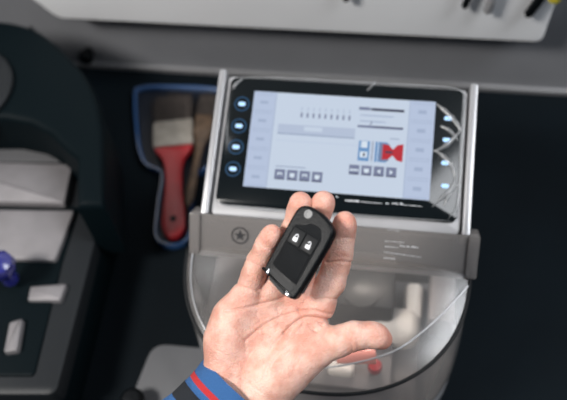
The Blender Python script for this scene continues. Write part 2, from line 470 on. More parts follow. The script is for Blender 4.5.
# ---- guard: hinge band, D lid and curved wall
FB = TM @ Vector((0, hy0, .004))             # front edge of the tablet slope
bs = math.radians(48); BD = Vector((0, -math.cos(bs), -math.sin(bs)))
BN = Vector((0, -math.sin(bs), math.cos(bs)))
def onband(px, py, off=0): return on_plane(px, py, FB + BN * off, BN)
bq = [onband(192, 211), onband(479, 237), onband(477, 276), onband(189, 250)]
bx0 = (bq[0].x + bq[3].x) / 2; bx1 = (bq[1].x + bq[2].x) / 2
bt = (((bq[0] + bq[1]) / 2) - FB).dot(BD); bb = (((bq[2] + bq[3]) / 2) - FB).dot(BD)
print('band', bx0, bx1, bt, bb, FB)
BM_ = Matrix.Translation(FB) @ Matrix(((1, 0, 0, 0), (0, -BD.y, BN.y, 0), (0, -BD.z, BN.z, 0), (0, 0, 0, 1)))
bm = NB(); prism(bm, rrect(bx0, -bb, bx1, -bt, .004), .000, .004, BM_, bev=.001)
band = obj('guard_band', bm, MAT['smoke'], mach)
for x in (bx0, bx1):
    sg = 1 if x == bx0 else -1
    bm = NB(); prism(bm, rrect(min(x, x + sg * .012), -bb - .002, max(x, x + sg * .012), -bt + .001, .002), -.02, .0075, BM_, bev=.0015)
    obj('end_clip', bm, MAT['smoke'], band)
bm = NB(); prism(bm, rrect(bx0 + .008, -bb - .003, bx1 - .008, -bb + .0015, .0015), -.004, .0045, BM_)
obj('band_edge', bm, MAT['silver'], band)
def bl(px, py):
    p = BM_.inverted() @ onband(px, py, .0045); return (p.x, p.y)
# round star mark
bm = NB(); cx, cy = bl(240, 235.5); R = .0095
vo = [bm.verts.new(BM_ @ Vector((*p, .0047))) for p in circle(cx, cy, R, 32)]; vi = [bm.verts.new(BM_ @ Vector((*p, .0047))) for p in circle(cx, cy, R * .86, 32)]
for k in range(32): bm.faces.new((vo[k], vo[(k + 1) % 32], vi[(k + 1) % 32], vi[k]))
star = [(cx + R * (.68 if k % 2 == 0 else .27) * math.sin(PI * k / 5), cy + R * (.68 if k % 2 == 0 else .27) * math.cos(PI * k / 5)) for k in range(10)]
bm.faces.new([bm.verts.new(BM_ @ Vector((*p, .0047))) for p in star])
obj('star_mark', bm, MAT['print'], band, sharp=None)
bm = NB()
for a_ in ((385, 241, 404, 242.6, .0009), (385, 246.5, 398, 247.6, .0010), (400, 246, 419, 247.8, .0016), (384, 252, 421, 257.3, .0010), (384, 258, 395, 259, .0010), (388, 230, 400, 231, .0006)):
    prt(*a_[:4], 1, a_[4], bl, BM_, .0047)
obj('warning_text', bm, MAT['paleprint'], band, sharp=None)

# lid: a shallow dome with a D outline
B0 = FB + BD * (bb - .002)
ls = math.radians(8)
LN = Vector((0, -math.sin(ls), math.cos(ls))); LD = Vector((0, -math.cos(ls), -math.sin(ls)))
dpx = [(187, 254), (191, 285), (204, 322), (232, 360), (268, 383), (305, 392), (348, 390), (392, 377), (428, 350), (455, 316), (470, 280)]
DP = [on_plane(x, y, B0, LN) for x, y in dpx]
print('D', [(round(p.x, 3), round(p.y, 3), round(p.z, 3)) for p in DP])
lx0, lx1 = DP[0].x, DP[-1].x
lcx = (lx0 + lx1) / 2; la = (lx1 - lx0) / 2
lb = max((p - B0).dot(LD) for p in DP)
print('lid', lcx, la, lb)
def dcurve(n, k=1.0, e=2.25):
    out = []
    for i in range(n + 1):
        t = PI * i / n; c, s = math.cos(t), math.sin(t)
        out.append((lcx - la * k * math.copysign(abs(c) ** (2 / e), c), lb * k * abs(s) ** (2 / e)))
    return out
def lidp(x, d, h=0):
    p = B0 + LD * d + LN * h; return Vector((x, p.y, p.z))
n = 64
bm = NB(); rings = []
for k in (1, .97, .9, .75, .5, .25, .02):
    hh = .010 * (1 - k ** 4)
    rings.append([bm.verts.new(lidp(x, d, hh)) for x, d in dcurve(n, k)])
for a_, b_ in zip(rings, rings[1:]):
    for i in range(n): bm.faces.new((a_[i], a_[i + 1], b_[i + 1], b_[i]))
lid = obj('guard_lid', bm, MAT['clearlid'], mach, sharp=None)
bm = NB(); tube(bm, [lidp(x, d) for x, d in dcurve(80)], .0021, 8); obj('lid_seam', bm, MAT['softblack'], lid)
bm = NB(); tube(bm, [lidp(x, d, .003) for x, d in dcurve(80, .955)][:30], .0008, 8); obj('lid_lip', bm, MAT['silver'], lid)
bm = NB(); P_ = [on_plane(x, y, B0 + LN * .006, LN) for x, y in ((325, 368), (350, 364), (378, 357), (405, 345), (438, 318), (468, 286))]
tube(bm, smoothpath(P_, 6), .0009, 8); obj('lid_lip', bm, MAT['silver'], lid)
bm = NB(); rings = []
for z, k in ((0, 1), (-.02, 1.01), (-.06, 1.02), (-.11, 1.03), (-.145, 1.03)):
    pr = [lidp(x, d) for x, d in dcurve(n, k)]
    rings.append([bm.verts.new(Vector((p.x, p.y, B0.z + (p.z - B0.z) * (1 + z / .145) + z))) for p in pr])
for a_, b_ in zip(rings, rings[1:]):
    for i in range(n): bm.faces.new((a_[i], b_[i], b_[i + 1], a_[i + 1]))
obj('guard_wall', bm, clear('cloudy_polycarbonate', (.62, .60, .585), .05, .2, .45, (.60, .56, .53)), mach, sharp=None)
# base with chip tray
bm = NB()
dc = [(x, B0.y - d) for x, d in dcurve(48, 1.02)]
out = dc + [(hx1 - .004, yf + .03), (hx0 + .004, yf + .03)]
prism(bm, out, 0, B0.z - .143, bev=.004)
obj('base', bm, MAT['housing'], mach)
zt = B0.z - .143
# cutting carriage inside: table, vise, jaws, spindle head, red knob
yc = B0.y - .06
bm = NB(); box(bm, (lcx + .01, yc - .01, zt + .012), (.20, .10, .022), bev=.003); box(bm, (lcx + .01, yc - .01, zt + .03), (.14, .06, .014), bev=.002)
obj('carriage', bm, MAT['steel'], mach)
def inz(px, py, z): return onz(px, py, z)
bm = NB(); p = inz(362, 292, .13); box(bm, (p.x, p.y + .01, .10), (.075, .06, .07), bev=.006); lathe(bm, [(.022, 0), (.022, .004), (.012, .006), (.008, .007)], Matrix.Translation((p.x, p.y, .133)), 24)
obj('spindle_head', bm, MAT['softblack'], mach)
bm = NB(); p = inz(394, 320, .10); box(bm, (p.x, p.y, .075), (.062, .045, .05), bev=.018, seg=5); box(bm, (p.x + .022, p.y + .036, .070), (.022, .05, .03), bev=.008)
obj('vise_jaw', bm, MAT['whiteplastic'], mach)
bm = NB(); p = inz(350, 365, .10); box(bm, (p.x - .01, p.y, .085), (.030, .018, .03), bev=.005, seg=3)
obj('vise_jaw', bm, MAT['whiteplastic'], mach)
p = inz(375, 366, .10)
bm = NB(); lathe(bm, [(.004, -.03), (.004, 0), (.0075, .002), (.0085, .008), (.007, .014), (0, .016)], Matrix.Translation((p.x, p.y, .09)), 20)
obj('clamp_knob', bm, MAT['red'], mach)
p = inz(357, 357, .125)
bm = NB(); tube(bm, [p + Vector((-.022, -.006, 0)), p + Vector((-.005, 0, 0)), p + Vector((.02, .004, 0))], [.004, .008, .009], 12)
obj('clamp_lever', bm, MAT['pink'], mach)
bm = NB(); p = inz(222, 285, .10); box(bm, (p.x + .012, p.y, .075), (.05, .08, .06), bev=.006)
obj('motor_cover', bm, MAT['steel'], mach)
bm = NB(); p = inz(447, 300, .10); box(bm, (p.x - .005, p.y + .005, .08), (.03, .07, .05), bev=.006)
obj('motor_cover', bm, MAT['steel'], mach)

# added warm fill light brightening the carriage, with a made-up LED bar under the band
wl = Vector((lcx + .045, B0.y + .012, B0.z - .012))
bm = NB(); box(bm, wl + Vector((0, 0, .004)), (.06, .012, .006), bev=.001)
obj('added_lamp_bar', bm, MAT['whiteplastic'], mach)
ll = bpy.data.lights.new('added_fill_light', 'AREA'); ll.shape = 'RECTANGLE'; ll.size = .055; ll.size_y = .01; ll.energy = .26; ll.color = (1, .90, .82)
lo_ = bpy.data.objects.new('added_fill_light', ll); COL.objects.link(lo_); lo_.location = wl
lo_.rotation_euler = (Vector((.05, -.5, -1))).to_track_quat('-Z', 'Y').to_euler()

# ------------------------------------------------------------------ second machine at left
def pxo(pts, z): return [(p.x, p.y) for p in (onz(x, y, z) for x, y in pts)]
base2 = onz(20, 260, 0)
m2 = thing('key_duplicator', 'dark key duplicator with a round hood and pale metal deck at the left edge', 'key machine', base2)
bm = NB(); prism(bm, rquad(pxo([(-90, 205), (112, 212), (55, 430), (-140, 430)], .06), .01), 0, .06, bev=.006)
obj('base', bm, MAT['dark'], m2)
bm = NB(); prism(bm, rquad(pxo([(-90, 150), (100, 155), (104, 208), (56, 395), (-120, 395)], .085), .012), .055, .085, bev=.006)
obj('body', bm, MAT['darkgrey'], m2)
bm = NB(); prism(bm, rquad(pxo([(-90, 204), (80, 206), (62, 262), (34, 376), (-110, 376)], .088), .006), .08, .088, bev=.003)
obj('deck', bm, MAT['dark'], m2)
bm = NB(); prism(bm, rquad(pxo([(-70, 208), (74, 210), (55, 260), (-80, 256)], .095), .004), .088, .095, bev=.003)
obj('deck_plate', bm, MAT['steel'], m2)
bm = NB(); prism(bm, rquad(pxo([(-70, 160), (72, 164), (64, 203), (-75, 199)], .100), .003), .088, .100, bev=.003)
obj('rear_plate', bm, MAT['steel'], m2)
bm = NB(); prism(bm, rquad(pxo([(30, 286), (66, 283), (60, 300), (27, 300)], .094), .003), .085, .094, bev=.003)
obj('jaw_plate', bm, MAT['steel'], m2)
bm = NB(); prism(bm, rquad(pxo([(9, 322), (22, 318), (17, 350), (3, 352)], .098), .003), .085, .098, bev=.003)
obj('guide_plate', bm, MAT['steel'], m2)
bm = NB(); p = onz(2, 268, .13)
lathe(bm, [(.010, -.03), (.010, -.006), (.016, -.004), (.019, .004), (.017, .014), (.010, .020), (0, .022)], Matrix.Translation(p), 9)
obj('feed_knob', bm, MAT['violet'], m2)['label'] = 'glossy violet-blue knob'
# hood: arched cover
arc = [(-70, 22), (-10, 19), (25, 24), (48, 36), (66, 52), (84, 72), (97, 98), (103, 130), (104, 205), (76, 206), (76, 158), (64, 148), (50, 133), (30, 122), (5, 117), (-70, 117)]
bm = NB(); prism(bm, pxo([tuple(p) for p in [v.to_2d() for v in smoothpath([Vector((*a_, 0)) for a_ in arc[:8]], 4)]] + arc[8:], .17), .058, .17, bev=.010, seg=4)
obj('hood', bm, MAT['dark'], m2)
p = onz(-44, 92, .17)
bm = NB(); lathe(bm, [(.078, 0), (.078, .006), (.072, .010), (.03, .012), (.028, .018), (0, .019)], Matrix.Translation(p), 48)
obj('hood_cap', bm, MAT['darkgrey'], m2)
bm = NB(); prism(bm, rquad(pxo([(-80, 117), (45, 123), (72, 150), (72, 162), (-80, 160)], .10), .004), .06, .10, bev=.003)
obj('rear_deck', bm, pmat('mid_grey_housing', (.055, .055, .058), .5), m2)

# ------------------------------------------------------------------ brushes in a blue tray
tray_px = [(136, 96), (142, 88), (175, 87), (219, 90), (222, 100), (217, 150), (206, 166), (192, 176), (190, 215), (187, 236), (176, 243), (163, 241), (157, 232), (160, 200), (163, 172), (146, 162), (139, 140)]
sm = [v.to_2d() for v in smoothpath([Vector((*a_, 0)) for a_ in tray_px], 4, True)]
tp = pxo([tuple(v) for v in sm], .012)
tray = thing('blue_tray', 'dark blue plastic tray with shiny rim under the two brushes', 'tray', onz(178, 130, 0))
bm = NB(); prism(bm, tp, 0, .004); obj('tray_floor', bm, MAT['traydark'], tray)
bm = NB(); pts = [Vector((x, y, 0)) for x, y in tp]; L = len(pts)
prof = [(0, .002), (-.001, .011), (.001, .013), (.0035, .013), (.0045, .011), (.0045, .002)]
cen = sum(pts, Vector()) / L; rings = []
for i, p in enumerate(pts):
    t = (pts[(i + 1) % L] - pts[i - 1]).normalized(); nn = Vector((t.y, -t.x, 0))
    rings.append([bm.verts.new(p + nn * -q + Vector((0, 0, z))) for q, z in prof])
for i in range(L):
    a_, b_ = rings[i], rings[(i + 1) % L]
    for k in range(len(prof) - 1): bm.faces.new((a_[k], b_[k], b_[k + 1], a_[k + 1]))
obj('tray_rim', bm, MAT['bluetray'], tray)

def brush(name, label, px_top, px_bot, wd, mats, z, grp, thick=.012, kind='flat'):
    a, b = onz(*px_top, z), onz(*px_bot, z); L = (b - a).length; d = (b - a).normalized()
    M = Matrix.Translation(Vector((a.x, a.y, z))) @ Matrix(((-d.y, -d.x, 0, 0), (d.x, -d.y, 0, 0), (0, 0, 1, 0), (0, 0, 0, 1)))
    # local: x across, y from the handle end towards the bristles is positive, origin at the bristle tip
    t = thing(name, label, 'paintbrush', (a.x, a.y, z - thick / 2), grp)
    yb, yf, y1 = -.215 * L, -.40 * L, -L
    bm = NB()
    for k in range(150):
        x = random.uniform(-.48, .48) * wd; zz = random.uniform(-.4, .4) * thick
        fan = 1.06 + random.uniform(-.02, .04); e = random.uniform(-.012, .006) - abs(x) * .25
        tube(bm, [M @ Vector((x, yb + .002 - .008, zz)), M @ Vector((x * fan, yb * .5, zz)), M @ Vector((x * fan * 1.03, e, zz * .6))], [.0011, .0010, .0004], 4)
    box(bm, (0, yb * .55, 0), (wd * .9, abs(yb) * .8, thick * .6), M, bev=.002)
    obj('bristles', bm, mats[0], t)
    bm = NB(); box(bm, (0, (yb + yf) / 2, 0), (wd, abs(yf - yb), thick), M, bev=.003)
    for q in (.25, .75): box(bm, (0, yb + (yf - yb) * q, 0), (wd * 1.01, .003, thick * 1.06), M, bev=.001)
    obj('ferrule', bm, mats[1], t)
    prof = [(yf, .47), (yf - .05 * (L - abs(yf)), .44), (yf - .14 * (L - abs(yf)), .28), (yf - .28 * (L - abs(yf)), .21), (yf - .5 * (L - abs(yf)), .21), (yf - .75 * (L - abs(yf)), .27), (yf - .9 * (L - abs(yf)), .27), (y1 + .004, .18), (y1, .08)]
    if kind == 'flat':
        out = smoothpath([Vector((p * wd, y, 0)) for y, p in prof], 4); out = [(v.x, v.y) for v in out]
        out = out + [(-x, y) for x, y in out[::-1]]
        bm = NB(); prism(bm, out, -thick * .42, thick * .42, M, bev=thick * .25, seg=3)
        hy = yf - .82 * (L - abs(yf))
        handle = obj('handle', bm, mats[2], t)
        bm = NB(); lathe(bm, [(.0045, 0), (.0048, .0006), (.0035, .0008), (0, .0004)], M @ Matrix.Translation((0, hy, thick * .42)), 20); obj('hang_hole', bm, MAT['softblack'], handle)
    else:
        bm = NB(); tube(bm, [M @ Vector((0, y, 0)) for y, p in prof], [p * wd * .9 for y, p in prof], 14, flat=.6); obj('handle', bm, mats[2], t)
    return t
brush('paintbrush', 'flat paintbrush with a red handle, brown bristles and pale ferrule', (173, 94), (174, 238), .060, (MAT['bristle'], MAT['ferrule'], MAT['red']), .020, 'brushes in the blue tray')
brush('paintbrush', 'brown wooden brush lying right of the red-handled paintbrush', (210, 94), (188, 206), .028, (MAT['bristle'], MAT['wood'], MAT['wood']), .022, 'brushes in the blue tray', kind='round')

# ------------------------------------------------------------------ pale plate in front at left
bm = NB(); prism(bm, rquad(pxo([(153, 343), (250, 352), (262, 480), (98, 480)], .008), .02), 0, .008, bev=.002)
pl = obj('pale_plate', bm, pmat('pale_grey_sheet', (.11, .113, .12), .55, var=(8, .15)), origin=onz(170, 400, 0)); tag(pl, 'pale grey flat plate on the black worktop beside the blue sleeve', 'plate')
p = onz(134, 403, .02)
bm = NB(); lathe(bm, [(.008, -.012), (.008, 0), (.014, .003), (.015, .012), (.010, .018), (0, .019)], Matrix.Translation(p), 24)
tag(obj('black_knob', bm, MAT['black'], origin=(p.x, p.y, .008)), 'small black round knob on the pale plate at the bottom edge', 'knob')

# ------------------------------------------------------------------ hand: one continuous surface
HD = .640; PC = F / HD / 100                 # pixels per centimetre at the hand
def hp(px, py, h):                           # pixel + height towards the camera (cm) -> hand space in cm
    return np.array([(px - 283.5) / PC, (py - 200) / PC, -h])
def hw(v):                                   # hand space -> world
    c = np.array([v[0] / 100, v[1] / 100, HD + v[2] / 100]); return Vector(CP + Rcw.T @ c)
def smin(a, b, k):
    h = np.clip(.5 + .5 * (b - a) / k, 0, 1); return b * (1 - h) + a * h - k * h * (1 - h)
lo = np.array([-14.0, -2.2, -3.4]); hi = np.array([10.2, 24.0, 4.2]); G = .085
ax = [np.arange(lo[i], hi[i], G, dtype=np.float32) for i in range(3)]
X, Y, Z = np.meshgrid(*ax, indexing='ij', sparse=True)
def cone(a, ra, b, rb, flat=1.0):
    d = b - a; L2 = d @ d
    t = np.clip(((X - a[0]) * d[0] + (Y - a[1]) * d[1] + (Z - a[2]) * d[2]) / L2, 0, 1)
    dz = (Z - a[2] - t * d[2]) / flat
    return np.sqrt((X - a[0] - t * d[0]) ** 2 + (Y - a[1] - t * d[1]) ** 2 + dz ** 2) - (ra + (rb - ra) * t)
def chain(P, k, flat=1.0):
    s = None
    for (a, ra), (b, rb) in zip(P, P[1:]):
        c = cone(hp(*a), ra, hp(*b), rb, flat); s = c if s is None else smin(s, c, k)
    return s
def pads(s, L, k=.35):
    for a, r in L:
        p = hp(*a); c = np.sqrt((X - p[0]) ** 2 + (Y - p[1]) ** 2 + (Z - p[2]) ** 2) - r; s = smin(s, c, k)
    return s
index = chain([((319, 306, -.2), 1.22), ((335.5, 268, -.05), 1.10), ((339, 256, .05), 1.09), ((342.5, 236, .5), .96), ((343.5, 226, .9), .92), ((343.8, 221.5, 1.15), .87)], .35)
index = pads(index, [((334, 283, .05), .98), ((341, 247, .4), .88), ((343.5, 225, 1.2), .78)])
middle = chain([((297, 292, -.3), 1.15), ((309, 250, -.15), 1.02), ((314, 230, 0), 1.0), ((320, 211, .45), .92), ((322.5, 204, .85), .88), ((323, 201.5, 1.0), .86)], .35)
middle = pads(middle, [((322, 203, 1.1), .72)])
ring = chain([((273, 292, -.3), 1.10), ((286, 252, -.15), .97), ((292, 232, 0), .95), ((298, 211, .45), .89), ((300, 204.5, .85), .85), ((300.3, 202, 1.0), .83)], .35)
ring = pads(ring, [((300, 204, 1.1), .70)])
pinky = chain([((244, 300, -.3), 1.10), ((254, 274, .2), .98), ((258, 262, .4), .94), ((266.5, 243, .95), .82), ((270.5, 236, 1.25), .77), ((272.3, 232.5, 1.45), .72)], .35)
pinky = pads(pinky, [((255, 272, .55), .80), ((264, 248, 1.0), .74), ((271, 236, 1.45), .64)])
fing = smin(smin(index, middle, .12), smin(ring, pinky, .12), .12)
thumb = chain([((292, 364, .1), 1.85), ((314, 350, .45), 1.45), ((337, 339.5, .85), 1.22), ((353, 334, 1.0), 1.14), ((369, 332.5, .95), .97), ((377, 335.0, .8), .88), ((382, 338.5, .55), .76)], .5)
thumb = pads(thumb, [((334, 339, 1.0), 1.10), ((373, 333.5, 1.0), .88)], .4)
palm = chain([((225, 366, -.4), 1.80), ((227, 340, -.3), 1.72), ((233, 318, -.3), 1.55), ((243, 300, -.3), 1.22)], 1.0)
palm = smin(palm, chain([((250, 372, -.7), 1.7), ((262, 335, -.95), 1.45), ((272, 296, -.6), 1.22)], 1.0), 1.1)
palm = smin(palm, chain([((268, 362, -.7), 1.6), ((288, 325, -.9), 1.40), ((298, 296, -.6), 1.25)], 1.0), 1.1)
palm = smin(palm, chain([((292, 345, -.6), 1.4), ((310, 318, -.6), 1.25), ((320, 305, -.35), 1.20)], 1.0), 1.0)
palm = smin(palm, chain([((258, 392, -.2), 2.0), ((276, 376, .1), 2.05), ((296, 360, .2), 1.75)], 1.0), 1.0)
arm = chain([((232, 384, -.7), 1.9), ((212, 412, -1.0), 1.95), ((160, 470, -1.2), 2.4)], 1.0)
arm = smin(arm, chain([((262, 400, -.6), 1.95), ((238, 430, -.9), 2.0), ((186, 490, -1.2), 2.5)], 1.0), 1.6)
hand = smin(palm, arm, 1.2)
hand = smin(hand, thumb, .9)
hand = smin(hand, fing, .55)
# skin folds: shallow grooves along lines on the palm side
def groove(pts, depth, wid):
    global hand
    pts = smoothpath([Vector((*hp(x, y, 0)[:2], 0)) for x, y in pts], 4)
    best = None
    for a, b in zip(pts, pts[1:]):
        d = b - a; L2 = max(d.length_squared, 1e-9)
        t = np.clip(((X - a.x) * d.x + (Y - a.y) * d.y) / L2, 0, 1)
        q = (X - a.x - t * d.x) ** 2 + (Y - a.y - t * d.y) ** 2
        best = q if best is None else np.minimum(best, q)
    hand = hand + depth * np.exp(-best / wid ** 2) * (Z < .9)
groove([(334, 322), (320, 317), (306, 316), (294, 322), (284, 332)], .20, .15)
groove([(284, 332), (272, 346), (265, 360), (262, 374)], .09, .14)
groove([(322, 324), (313, 319), (305, 320), (300, 327)], .10, .09)
groove([(296, 331), (284, 343), (276, 356)], .05, .08)
groove([(311, 333), (298, 341), (287, 353)], .05, .08)
groove([(318, 340), (304, 349), (294, 362)], .04, .08)
groove([(222, 330), (232, 335), (240, 345)], .04, .08)
groove([(216, 345), (228, 352), (236, 362)], .04, .08)
groove([(232, 322), (240, 330), (246, 342), (247, 356)], .04, .08)
groove([(256, 312), (262, 325), (264, 340)], .04, .08)
groove([(277, 306), (279, 318), (276, 330)], .04, .08)
groove([(233, 372), (247, 378), (262, 386)], .05, .10)
groove([(330, 313), (312, 309), (292, 312), (268, 322), (246, 338)], .12, .13)
groove([(226, 309), (242, 307), (262, 303), (282, 297), (300, 289)], .12, .13)
groove([(316, 330), (305, 321), (298, 308)], .10, .12)
groove([(290, 345), (275, 356), (266, 372)], .07, .13)
groove([(252, 350), (244, 366), (242, 382)], .06, .13)
groove([(240, 318), (258, 331), (270, 337)], .06, .11)
groove([(312, 300), (323, 297), (336, 299)], .11, .12); groove([(326, 262), (338, 260), (352, 262)], .11, .11); groove([(327, 257), (340, 255.5), (353, 258)], .04, .09)
groove([(332, 239), (343, 237), (354, 239)], .05, .10)
groove([(236, 283), (247, 287), (258, 290)], .10, .12); groove([(246, 259), (258, 263), (268, 267)], .06, .10); groove([(256, 242), (266, 246), (275, 249)], .04, .09)
groove([(329, 333), (334, 343), (338, 356)], .04, .14); groove([(352, 322), (355, 336), (357, 350)], .05, .12); groove([(345, 324), (349, 337), (351, 351)], .06, .11)
def surface_nets(f, lo, g):
    s = f < 0; n = f.shape
    c = np.zeros(tuple(k - 1 for k in n), np.uint8)
    for i in (0, 1):
        for j in (0, 1):
            for k in (0, 1): c += s[i:n[0] - 1 + i, j:n[1] - 1 + j, k:n[2] - 1 + k]
    I = np.argwhere((c > 0) & (c < 8)); idx = -np.ones(c.shape, np.int64); idx[tuple(I.T)] = np.arange(len(I))
    acc = np.zeros((len(I), 3)); cnt = np.zeros(len(I))
    cs = [(i, j, k) for i in (0, 1) for j in (0, 1) for k in (0, 1)]
    for a in cs:
        for d in range(3):
            if a[d]: continue
            b = list(a); b[d] = 1
            va = f[tuple((I + a).T)]; vb = f[tuple((I + b).T)]; m = (va < 0) != (vb < 0)
            t = np.where(m, va / np.where(m, va - vb, 1), 0)
            p = I + np.array(a, float); p[:, d] += t
            acc[m] += p[m]; cnt[m] += 1
    V = acc / cnt[:, None] * g + lo
    Fs = []
    for d in range(3):
        e = [0, 0, 0]; e[d] = 1
        A = s[tuple(slice(1, n[q] - 1) for q in range(3))]; B = s[tuple(slice(1 + e[q], n[q] - 1 + e[q]) for q in range(3))]
        J = np.argwhere(A != B) + 1
        J = J[J[:, d] < n[d] - 2] if len(J) else J
        u, v = [(1, 2), (2, 0), (0, 1)][d]
        du = np.zeros(3, int); du[u] = 1; dv = np.zeros(3, int); dv[v] = 1
        q = np.stack([idx[tuple((J - du - dv).T)], idx[tuple((J - dv).T)], idx[tuple(J.T)], idx[tuple((J - du).T)]], 1)
        fl = s[tuple(J.T)]
        q[~fl] = q[~fl][:, ::-1]; Fs.append(q[(q >= 0).all(1)])
    return V, np.concatenate(Fs)
V, Q = surface_nets(np.ascontiguousarray(hand), lo, G)
cc = np.stack([V[:, 0] / 100, V[:, 1] / 100, HD + V[:, 2] / 100], 1)
Wv = (Rcw.T @ cc.T).T + CP
org = hw(hp(262, 340, -1))
me = bpy.data.meshes.new('hand'); me.from_pydata((Wv - np.array(org)).tolist(), [], Q.tolist()); me.update()
# redness of fingertips, pads and heel of the hand as a skin colour map
red_at = [((343, 222, 1.5), 1.0, 1.0), ((323, 200, 1), 1.0, 1.0), ((300, 200, 1), 1.0, 1.0), ((272, 232, 1.4), 1.0, 1.0), ((382, 336, .9), 1.3, .9), ((228, 350, 0), 2.4, .45), ((300, 352, 1), 1.8, .35), ((246, 300, .5), 1.5, .5), ((300, 300, .5), 2.2, .5), ((320, 312, .5), 1.3, .6), ((345, 250, .5), 1.2, .3)]
rd = np.zeros(len(V))
for p, r, s0 in red_at: rd = np.maximum(rd, s0 * np.exp(-((V - hp(*p)) ** 2).sum(1) / r ** 2))
at = me.color_attributes.new('redness', 'FLOAT_COLOR', 'POINT')
cl = np.ones((len(V), 4), np.float32); cl[:, :3] = rd[:, None]; at.data.foreach_set('color', cl.ravel())
me.shade_smooth()
sk = bpy.data.materials.new('skin'); sk.use_nodes = True; nt = sk.node_tree; b = nt.nodes['Principled BSDF']
tcn = nt.nodes.new('ShaderNodeTexCoord')
ca = nt.nodes.new('ShaderNodeAttribute'); ca.attribute_name = 'redness'
nz1 = nt.nodes.new('ShaderNodeTexNoise'); nz1.inputs['Scale'].default_value = 70; nz1.inputs['Detail'].default_value = 4
nz2 = nt.nodes.new('ShaderNodeTexNoise'); nz2.inputs['Scale'].default_value = 900; nz2.inputs['Detail'].default_value = 3
vo_ = nt.nodes.new('ShaderNodeTexVoronoi'); vo_.inputs['Scale'].default_value = 700
for q in (nz1, nz2, vo_): nt.links.new(tcn.outputs['Object'], q.inputs['Vector'])
rp = nt.nodes.new('ShaderNodeValToRGB'); rp.color_ramp.elements[0].position = .38; rp.color_ramp.elements[1].position = .60
rp.color_ramp.elements[0].color = (.60, .31, .235, 1); rp.color_ramp.elements[1].color = (.75, .48, .39, 1)
nt.links.new(nz1.outputs['Fac'], rp.inputs[0])
mx = nt.nodes.new('ShaderNodeMix'); mx.data_type = 'RGBA'; mx.inputs['B'].default_value = (.66, .26, .19, 1)
mm = nt.nodes.new('ShaderNodeMath'); mm.operation = 'MULTIPLY'; mm.inputs[1].default_value = .75
nt.links.new(ca.outputs['Fac'], mm.inputs[0]); nt.links.new(mm.outputs[0], mx.inputs['Factor']); nt.links.new(rp.outputs[0], mx.inputs['A'])
nt.links.new(mx.outputs['Result'], b.inputs['Base Color'])
b.inputs['Roughness'].default_value = .48; b.inputs['Subsurface Weight'].default_value = .25
b.inputs['Subsurface Radius'].default_value = (.9, .3, .15); b.inputs['Subsurface Scale'].default_value = .006
ad = nt.nodes.new('ShaderNodeMath'); ad.operation = 'ADD'; nt.links.new(nz2.outputs['Fac'], ad.inputs[0]); nt.links.new(vo_.outputs['Distance'], ad.inputs[1])
bp = nt.nodes.new('ShaderNodeBump'); bp.inputs['Strength'].default_value = .7; bp.inputs['Distance'].default_value = .0006
nt.links.new(ad.outputs[0], bp.inputs['Height']); nt.links.new(bp.outputs[0], b.inputs['Normal'])
person = thing('person', 'person holding out an open palm with a car key, blue striped cuff', 'person', org)
me.materials.append(sk)
ho = bpy.data.objects.new('hand', me); COL.objects.link(ho); ho.parent = person

# sleeve: ribbed cuff, bands of blue, red and black
def knit(name, col):
    m = pmat(name, col, .85); nt = m.node_tree; b = nt.nodes['Principled BSDF']
    uv = nt.nodes.new('ShaderNodeUVMap'); wv = nt.nodes.new('ShaderNodeTexWave'); wv.inputs['Scale'].default_value = 1; wv.inputs['Distortion'].default_value = .6
    mp = nt.nodes.new('ShaderNodeMapping'); mp.inputs['Scale'].default_value = (26, 1, 1)
    nt.links.new(uv.outputs[0], mp.inputs[0]); nt.links.new(mp.outputs[0], wv.inputs[0])
    n = nt.nodes.new('ShaderNodeTexNoise'); n.inputs['Scale'].default_value = 900
    nt.links.new(nt.nodes['Texture Coordinate'].outputs['Object'], n.inputs['Vector'])
    a = nt.nodes.new('ShaderNodeMath'); a.operation = 'ADD'; nt.links.new(wv.outputs['Fac'], a.inputs[0]); nt.links.new(n.outputs['Fac'], a.inputs[1])
    bp = nt.nodes.new('ShaderNodeBump'); bp.inputs['Strength'].default_value = .6; bp.inputs['Distance'].default_value = .0008
    nt.links.new(a.outputs[0], bp.inputs['Height']); nt.links.new(bp.outputs[0], b.inputs['Normal']); return m
kb, kr, kk = knit('blue_knit', (.030, .115, .30)), knit('red_knit', (.50, .025, .03)), knit('black_knit', (.008, .011, .016))
c0 = hp(247, 399, -.75); axd = np.array([-.66, .745, -.10]); axd = axd / np.linalg.norm(axd)
sd = np.array([.76, .65, 0]); sd = sd - axd * (sd @ axd); sd = sd / np.linalg.norm(sd); td = np.cross(sd, axd)
bm = NB(); uvl = bm.loops.layers.uv.new('UVMap'); rows = []
st_ = [(-.02, .93, -1), (-.05, .985, 0), (.15, 1.0, 0), (.7, 1.0, 0), (1.28, .99, 0), (1.30, 1.0, 1), (1.78, 1.0, 1), (1.80, 1.0, 0), (2.3, 1.01, 0), (2.32, 1.02, 2), (3.0, 1.03, 2), (3.75, 1.04, 2), (3.77, 1.04, 0), (5, 1.1, 0), (7, 1.16, 0), (9, 1.2, 0)]
st_ = [(.9, .86, 0), (.3, .88, 0)] + st_
NN = 96
for s, k, m in st_:
    row = []
    for i in range(NN):
        a = 2 * PI * i / NN; wob = 1 + .012 * math.sin(5 * a + s * .7) + .006 * math.sin(9 * a - s)
        p = c0 + axd * s + sd * (4.75 * k * wob * math.cos(a)) + td * (3.2 * k * wob * math.sin(a))
        row.append(bm.verts.new(hw(p)))
    rows.append(row)
for j in range(len(rows) - 1):
    for i in range(NN):
        f = bm.faces.new((rows[j][i], rows[j][(i + 1) % NN], rows[j + 1][(i + 1) % NN], rows[j + 1][i])); f.material_index = max(0, st_[j][2])
        for l, uu in zip(f.loops, (i, i + 1, i + 1, i)): l[uvl].uv = (uu / NN * 4, j / 16)
